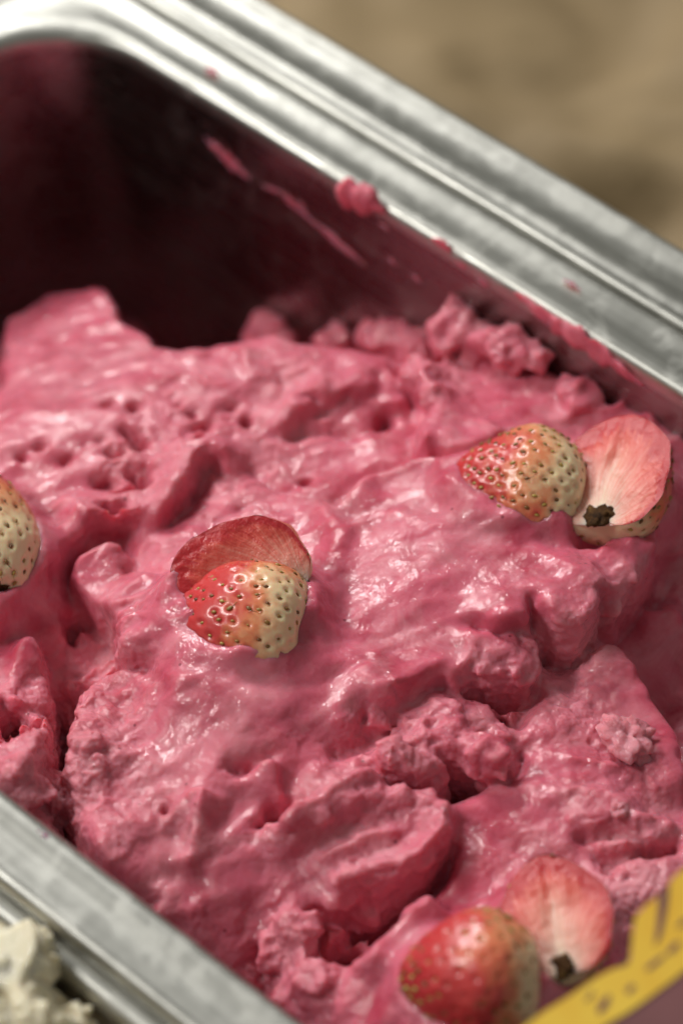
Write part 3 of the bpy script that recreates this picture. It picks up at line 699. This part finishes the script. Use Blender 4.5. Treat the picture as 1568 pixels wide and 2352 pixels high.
def strawberry_half(label, centre, tip, out, L, R, seed, scar='end', nseed=74, taper_k=0.24, pale=0.0):
    """centre: middle of the cut plane; tip: direction of the pointed end; out: direction in which the skin bulges."""
    tip = unit(tip); out = unit(out - np.dot(out, tip) * tip); sd = np.cross(out, tip)
    rs = np.random.default_rng(seed)
    root = tag(empty('strawberry_half', centre), label, 'strawberry', 'halved strawberries on the pink ice cream')
    def surf(s, ph, extra=0.0):                     # s 0 stem .. pi tip
        a = -np.cos(s); r = np.sin(s) * (1 - taper_k * a - 0.10 * a * a) * (1 + 0.03 * np.sin(3 * s + seed * 1.3) + 0.012 * np.sin(7 * s + seed) + (0.022 * np.sin(5 * s + seed * 2 + ph) + 0.012 * np.sin(13 * s + seed + 2 * ph)) * (1.0 if scar == 'face' else 0.25))
        wv = 1 + 0.05 * np.sin(2 * ph + seed) * np.sin(s) + 0.03 * np.sin(3 * ph + 2.1 * seed)
        rr = r * wv
        ax_ = a * L / 2 + 0.26 * R * np.exp(-(np.sin(s) / 0.36) ** 2) * (a < 0)
        return ax_, rr * R + extra
    def pos(s, ph, ex=0.0):
        a, r = surf(s, ph); 
        P = np.multiply.outer(a, tip) + np.multiply.outer(r * np.cos(ph), sd) + np.multiply.outer(r * np.sin(ph) * 0.96, out)
        return P
    # seeds on a spiral
    sp = []
    k = 0
    for k in range(nseed * 2):
        u = (k + 0.5) / (nseed * 2); s = math.acos(1 - 2 * u); ph = (k * 2.39996 + seed) % (2 * math.pi)
        s += rs.normal() * 0.028; ph += rs.normal() * 0.04
        if 0.03 < ph < math.pi - 0.03 and 0.42 < s < math.pi - 0.12: sp.append((s, ph))
    sp = np.array(sp); spos = pos(sp[:, 0], sp[:, 1])
    ns, npf = 84, 84
    S, PH = np.meshgrid(np.linspace(0.001, math.pi - 0.001, ns), np.linspace(0, math.pi, npf), indexing='ij')
    V = pos(S.ravel(), PH.ravel())
    eps = 1e-3
    du = pos(S.ravel() + eps, PH.ravel()) - V; dv = pos(S.ravel(), PH.ravel() + eps) - V
    N = np.cross(du, dv); N /= np.linalg.norm(N, axis=1)[:, None] + 1e-12
    N *= np.sign((N * (V - 0.0 * out)).sum(1))[:, None]
    dmin = np.full(len(V), 9.0)
    for q in spos: dmin = np.minimum(dmin, np.linalg.norm(V - q, axis=1))
    dis = -0.050 * np.exp(-(dmin / 0.055) ** 2) + 0.010 * np.exp(-((dmin - 0.095) / 0.04) ** 2) + (0.03 * perlin(V + seed * 9.0, 0.5, seed) + 0.10 * perlin(V + seed * 7.0, 1.3, seed + 4)) * np.minimum(1, (V @ out) / 0.15)
    V = V + N * dis[:, None]
    id2 = np.arange(ns * npf).reshape(ns, npf)
    Fc = np.stack([id2[:-1, :-1], id2[:-1, 1:], id2[1:, 1:], id2[1:, :-1]], -1).reshape(-1, 4)
    sk = mesh_obj('skin', V, Fc, M_SKIN, root)
    set_attr(sk, 'along', S.ravel() / math.pi - pale + 0.09 * perlin(V + seed * 4, 0.8, seed + 1))
    # cut face
    nw = 49
    S2, Wd = np.meshgrid(np.linspace(0.001, math.pi - 0.001, ns), np.linspace(-1, 1, nw), indexing='ij')
    e1 = pos(S2.ravel(), np.zeros(S2.size)); e2 = pos(S2.ravel(), np.full(S2.size, math.pi))
    w2 = (Wd.ravel()[:, None] + 1) / 2
    V2 = e2 * (1 - w2) + e1 * w2
    aa = np.abs(Wd.ravel()); env = np.sin(S2.ravel())
    bow = 0.035 * (1 - aa ** 2) * env - 0.05 * np.exp(-(aa / 0.12) ** 2) * env ** 2 + (0.07 * perlin(V2 + seed * 2, 0.6, seed + 2) + 0.018 * perlin(V2 + seed * 2, 0.16, seed + 3)) * (1 - aa ** 8)
    V2 = V2 - np.outer(bow, out)
    id3 = np.arange(ns * nw).reshape(ns, nw)
    F2 = np.stack([id3[:-1, :-1], id3[1:, :-1], id3[1:, 1:], id3[:-1, 1:]], -1).reshape(-1, 4)
    cf = mesh_obj('cut_face', V2, F2, M_FLESH, root)
    core = np.sqrt(aa ** 2 * 0.9 + (np.maximum(0, -np.cos(S2.ravel())) ** 3) * 0.8) + 0.9 * np.maximum(0, aa - 0.86) / 0.14
    set_attr(cf, 'core', core); set_attr(cf, 'along', S2.ravel() / math.pi)
    set_attr(cf, 'angle', np.arctan2(Wd.ravel() * env, -np.cos(S2.ravel()) + 0.9) * 2.0)
    # seeds
    for (s, ph), q in zip(sp, spos):
        h = 1e-3
        tu = unit(pos(np.array([s + h]), np.array([ph]))[0] - q); tv = pos(np.array([s]), np.array([ph + h]))[0] - q
        n = unit(np.cross(tu, tv)); n = n if n @ q > 0 else -n
        yv = np.cross(n, tu); sc_ = rs.uniform(0.85, 1.2) * (1.35 if nseed < 120 else 1.0)
        tl = SEEDS[1 if rs.random() < (0.45 if s < 1.3 else 0.15) else 0]
        so = bpy.data.objects.new('seed', tl); col.objects.link(so); so.parent = root
        c_, s_ = math.cos(rs.normal() * 0.3 + math.pi), math.sin(rs.normal() * 0.3 + math.pi)
        xu = tu * c_ + yv * s_; yu = -tu * s_ + yv * c_
        pq = (q + n * -0.010) * CM
        so.matrix_basis = Matrix(((xu[0] * sc_, yu[0] * sc_, n[0] * sc_, pq[0]), (xu[1] * sc_, yu[1] * sc_, n[1] * sc_, pq[1]), (xu[2] * sc_, yu[2] * sc_, n[2] * sc_, pq[2]), (0, 0, 0, 1)))
    # ragged brown scar where the stem was
    v, f = ICO3
    if scar == 'end':
        c3 = -tip * (L / 2 - 0.30 * R) + out * 0.20 * R; e = (tip * 0.13, sd * 0.24 * R, out * 0.24 * R)
    else:
        c3 = -tip * (L / 2 - 0.36 * R) - out * 0.01; e = (tip * 0.22 * R, sd * 0.20 * R, out * 0.065)
    dsp = 1 + 0.5 * perlin(v + seed, 0.8, seed + 8) + 0.55 * perlin(v + seed, 0.35, seed + 9)
    vv = v * dsp[:, None]
    vs = c3 + vv[:, :1] * e[0] + vv[:, 1:2] * e[1] + vv[:, 2:] * e[2]
    mesh_obj('stem_scar', vs, f, M_SCAR, root)
    return root

def on_top(px, py, dz):
    c = hit(px, py); d = ray(px, py); z = c[2] + dz
    return CAM + d * ((z - CAM[2]) / d[2])
for fr_ in FRUIT: strawberry_half(*fr_)

# ------------------------------------------------------------------ vanilla next door
def local_field(name, x0, x1, y0, y1, step, zfun, mat, seed):
    a = np.arange(x0, x1, step); b2 = np.arange(y0, y1, step)
    X, Y = np.meshgrid(a, b2, indexing='ij'); P = np.stack([X.ravel(), Y.ravel(), 0 * X.ravel()], 1)
    z = zfun(P); V = P.copy(); V[:, 2] = z
    i = np.arange(len(P)).reshape(X.shape)
    F_ = np.stack([i[:-1, :-1], i[1:, :-1], i[1:, 1:], i[:-1, 1:]], -1).reshape(-1, 4)
    o = mesh_obj(name, V, F_, mat); return o
def zvan(P):
    q = P + 0.35 * np.stack([perlin(P, 0.9, 71), perlin(P, 0.9, 72), 0 * P[:, 0]], 1)
    z = -1.55 + 0.25 * perlin(q, 1.6, 73) + 0.35 * (0.4 - np.abs(perlin(q, 0.8, 74))) + 0.24 * perlin(q, 0.38, 75) + 0.09 * perlin(q, 0.16, 76)
    for px, py, zt, r, h in ((20, 2190, -0.2, .75, 1.5), (85, 2165, -0.3, .40, 1.2), (75, 2335, -0.2, .45, 1.3), (-40, 2260, -0.2, .9, 1.2), (330, 2352, -.5, .25, .8)):
        c = at(px, py, zt); z += h * np.exp(-(((q[:, 0] - c[0]) ** 2 + (q[:, 1] - c[1]) ** 2) / r ** 2) ** 1.6)
    return np.minimum(z, 0.25)
vo = local_field('vanilla_gelato', 8, 22, -7, -1.63, 0.035, zvan, M_VAN, 3)
VV = [np.array([v.co[:] for v in vo.data.vertices]) / CM]; VF = [tuple(p.vertices) for p in vo.data.polygons]; nb = len(VV[0])
for k, (px, py, z, r) in enumerate(((20, 2175, -0.1, .42), (75, 2160, -0.15, .30), (50, 2230, -0.1, .40), (-30, 2240, 0.0, .5), (65, 2335, 0.0, .36), (10, 2310, -0.2, .45), (110, 2200, -0.45, .28), (115, 2352, -.4, .3), (170, 2340, -.7, .35))):
    v, f = lump(at(px, py, z) - ZV * r * .5, r, 500 + k, 0.42, (1, 1, 1)); VV.append(v); VF += [tuple(int(i) + nb for i in t) for t in f]; nb += len(v)
bpy.data.objects.remove(vo); vo = mesh_obj('vanilla_gelato', np.concatenate(VV), VF, M_VAN)
set_attr(vo, 'frost', np.full(len(vo.data.vertices), 0.5))
tag(vo, 'cream coloured ice cream in the neighbouring pan at lower left', 'ice cream')

# ------------------------------------------------------------------ smears and crumbs
def smear(label, P, widths, nrm, seed, thick=0.35):
    P = np.array(P); n = 34; t = np.linspace(0, len(P) - 1, n); i0 = np.clip(t.astype(int), 0, len(P) - 2)
    C_ = P[i0] + (P[i0 + 1] - P[i0]) * (t - i0)[:, None]; wd_ = np.interp(t, range(len(P)), widths)
    nrm = unit(nrm); V, F_ = [], []; k = 12
    for i in range(n):
        tg = unit(C_[min(i + 1, n - 1)] - C_[max(i - 1, 0)]); sdv = unit(np.cross(nrm, tg))
        e = math.sin(math.pi * (i + 0.15) / (n - 0.7)) ** 0.4
        w = wd_[i] * e * (1 + 0.5 * perlin(np.array([[i * 0.3, seed, 0]]), 0.8, seed)[0])
        for j in range(k):
            a = 2 * math.pi * j / k
            V.append(C_[i] + sdv * w * math.cos(a) + nrm * w * thick * math.sin(a))
    V = np.array(V)
    V += np.outer(perlin(V, 0.15, seed + 1) * 0.05 + perlin(V, 0.4, seed + 2) * 0.06, nrm) * np.repeat(np.minimum(wd_ / 0.2, 1.5), k)[:, None]
    for i in range(n - 1):
        for j in range(k):
            jj = (j + 1) % k; F_.append((i * k + j, i * k + jj, (i + 1) * k + jj, (i + 1) * k + j))
    F_.append(tuple(range(k))[::-1]); F_.append(tuple((n - 1) * k + j for j in range(k)))
    o = mesh_obj('gelato_smear', V, F_, M_GEL); set_attr(o, 'frost', np.full(len(V), 0.3))
    return tag(o, label, 'ice cream', 'ice cream smears on the steel pan')
FN = (0, -1, 0)
def taper_in(z): return float(np.interp(-z, [0.34, 0.8, 2.5, 6, 11], [0.005, 0.02, 0.06, 0.12, 0.2]))
def wall(pl, off=0.015): return [at_y(x, y, W - off - taper_in(at_y(x, y, W)[2])) for x, y in pl]
smear('thick pink blob stuck to far wall just under the rim', wall([(770, 432), (800, 445), (850, 462), (885, 490)], .06), [.18, .30, .26, .10], FN, 101, .7)
smear('small pink dab on far wall right of the thick blob', wall([(990, 548), (1015, 562), (1035, 580)]), [.06, .12, .06], FN, 102)
smear('upper end of the dark red diagonal smear on the far wall', wall([(470, 315), (520, 365), (575, 415)]), [.12, .18, .09], FN, 103, .15)
smear('broken middle of the diagonal red smear on the far wall', wall([(600, 425), (650, 450), (690, 485), (720, 510)]), [.09, .11, .09, .09], FN, 104, .15)
smear('long lower end of the diagonal red smear on the far wall', wall([(715, 508), (780, 560), (840, 612)]), [.10, .10, .05], FN, 105, .15)
smear('pink residue line under the rim at far right', wall([(1180, 670), (1260, 735), (1330, 780), (1400, 830), (1480, 890)]), [.12, .22, .26, .22, .14], FN, 106, .30)
for x, y, a, lb in ((690, 470, .05, 'tiny red spot beside the broken diagonal smear on the far wall'), (900, 600, .05, 'tiny red spot on the far wall halfway down under the thick blob'), (955, 640, .06, 'red spot low on the far wall just above the ice cream lumps'),
                    (880, 520, .05, 'red drip just below the thick blob on the far wall'), (1060, 610, .06, 'red spot under the small dab at the right of the far wall'), (1110, 650, .07, 'rightmost red spot on the bare part of the far wall')):
    smear(lb, wall([(x - 14, y - 10), (x, y), (x + 12, y + 12)]), [a * .5, a, a * .6], FN, 120 + x, .25)
def lwall(pl, off=0.015): return [at_x(x, y, XL + off + taper_in(at_x(x, y, XL)[2])) for x, y in pl]
CN = unit((1, -1, 0)); cpt = np.array([XL + 2.4, W - 2.4, 0]) + np.array([-1, 1, 0]) / math.sqrt(2) * 2.28
def cwall(pl):
    out = []
    for x, y in pl:
        d = ray(x, y); t_ = ((cpt - CAM) @ CN) / (d @ CN); out.append(CAM + d * t_)
    return out
smear('faint vertical red streak on the dark corner of the pan', cwall([(350, 280), (358, 360), (362, 430), (352, 510)]), [.12, .16, .13, .06], CN, 107, .12)
smear('faint red smear on the dark end wall at upper left', lwall([(25, 190), (60, 260), (90, 330), (110, 400)]), [.12, .38, .30, .10], (1, 0, 0), 108, .12)

for x, y, a, lb in ((165, 310, .12, 'faint red patch in the middle of the dark end wall'), (150, 430, .10, 'lowest faint red patch but one on the dark end wall'), (255, 330, .10, 'faint red patch left of the vertical streak in the dark corner'),
                    (200, 250, .10, 'topmost faint red patch on the dark end wall'), (110, 440, .08, 'lowest faint red patch on the dark end wall')):
    smear(lb, lwall([(x - 14, y - 45), (x, y), (x + 10, y + 45)]), [a * .8, a * 2.0, a * 1.0], (1, 0, 0), 140 + x, .10)  # faint red reflections and residue on the end wall, modelled as thin patches
def rimz(x, y): return at(x, y, 0.03)
smear('small pink smudge on the far rim near the corner', [rimz(470, 158), rimz(485, 160), rimz(502, 172)], [.05, .09, .04], (0, 0, 1), 151, .15)
smear('tiny pink smudge on the far rim at right', [rimz(1290, 640), rimz(1310, 650), rimz(1335, 668)], [.03, .05, .03], (0, 0, 1), 152, .12)
smear('tiny pink smudge on the near rim at lower left', [rimz(85, 1905), rimz(100, 1915), rimz(118, 1930)], [.03, .06, .03], (0, 0, 1), 153, .12)
def crumb(label, c, r, seed, sq=(1, 1, .6)):
    v, f = lump(np.array(c), r, seed, 0.75, sq)
    o = mesh_obj('gelato_crumb', v, f, M_GEL); set_attr(o, 'frost', np.full(len(v), 1.0))
    return tag(o, label, 'ice cream', 'loose ice cream crumbs')
c = hit(1437, 1712)
crumb('pale ragged star shaped crumb on the smooth pink slab at right', c + ZV * 0.20, 0.42, 203, (1.15, .9, .6))
crumb('tiny pale crumb below the star shaped crumb', hit(1418, 1862) + ZV * 0.03, 0.13, 207)

# ------------------------------------------------------------------ yellow card at the lower right
m, nt, b = new_mat('card_yellow'); oc = objcoord(nt)
rp = ramp(nt, noise(nt, 60, 3, 0.6, oc).outputs['Fac'], [(0.3, (0.84, 0.46, 0.03)), (0.7, (0.92, 0.62, 0.07))])
lk(nt, rp.outputs[0], b.inputs['Base Color']); b.inputs['Roughness'].default_value = 0.4
M_YEL = m
m, nt, b = new_mat('card_purple'); oc = objcoord(nt)
rp = ramp(nt, noise(nt, 50, 3, 0.6, oc).outputs['Fac'], [(0.3, (0.16, 0.055, 0.06)), (0.7, (0.22, 0.08, 0.085))])
lk(nt, rp.outputs[0], b.inputs['Base Color']); b.inputs['Roughness'].default_value = 0.45
M_PUR = m
KP = at(1440, 2260, 2.4)                                # the card stands near here, facing the camera side and leaning back
KN = dirv(-0.25, -0.35, 0.9)
def on_card(px, py, off=0.0):
    d = ray(px, py); t_ = ((KP + KN * off - CAM) @ KN) / (d @ KN); return CAM + d * t_
def z2d(zx, zy): return ((1267 + zx / 3.92) * 0.9406, (2100 + zy / 3.92) * 0.9406)
def plate(name, outline, off, th, mat, parent):
    import bmesh
    bm = bmesh.new()
    top = [bm.verts.new(Vector(on_card(*p, off)) * CM) for p in outline]
    bot = [bm.verts.new(Vector(on_card(*p, off) - KN * th) * CM) for p in outline]
    bm.faces.new(top); bm.faces.new(bot[::-1]); n = len(top)
    for i in range(n): bm.faces.new((top[i], bot[i], bot[(i + 1) % n], top[(i + 1) % n]))
    bmesh.ops.recalc_face_normals(bm, faces=bm.faces)
    me = bpy.data.meshes.new(name); bm.to_mesh(me); bm.free(); me.materials.append(mat)
    o = bpy.data.objects.new(name, me); col.objects.link(o); o.parent = parent
    if parent: o.matrix_parent_inverse = Matrix.Translation(-parent.location)
    return o
upper = [z2d(*p) for p in [(-20, 1640), (80, 1568), (250, 1440), (450, 1320), (600, 1220), (760, 1110), (900, 1040), (1000, 1020), (1055, 980), (1070, 850), (1085, 680), (1110, 545), (1200, 440), (1310, 360), (1430, 235), (1470, 170), (1568, 90), (1700, 10), (1900, -60)]]
lower = [z2d(*p) for p in [(1900, 850), (1700, 980), (1568, 1065), (1450, 1160), (1300, 1270), (1150, 1380), (1000, 1480), (850, 1560), (700, 1680)]]
card = tag(empty('card', KP), 'blurred yellow and purple card at the lower right corner', 'card')
plate('panel', upper + [z2d(1900, 1900), z2d(-20, 1900)], 0.0, 0.12, M_PUR, card)
plate('yellow_band', upper + lower, 0.025, 0.02, M_YEL, card)
for ol in ([(1330, 345), (1435, 232), (1420, 420), (1385, 600), (1350, 740), (1290, 820), (1310, 640), (1325, 480)], [(1400, 880), (1470, 800), (1540, 770), (1520, 830), (1440, 905)],
           [(740, 1420), (800, 1330), (860, 1280), (870, 1340), (820, 1430), (760, 1480)], [(1010, 1250), (1070, 1180), (1110, 1210), (1050, 1285)], [(620, 1340), (700, 1250), (720, 1270), (650, 1350)], [(1200, 1030), (1330, 930), (1400, 900), (1350, 970), (1230, 1060)], [(1500, 640), (1568, 560), (1620, 540), (1560, 640)]):
    plate('purple_mark', [z2d(*p) for p in ol], 0.035, 0.008, M_PUR, card)

# focus on the two strawberries in the middle
cd.dof.focus_distance = float((hit(900, 1480) - CAM) @ FW) * CM
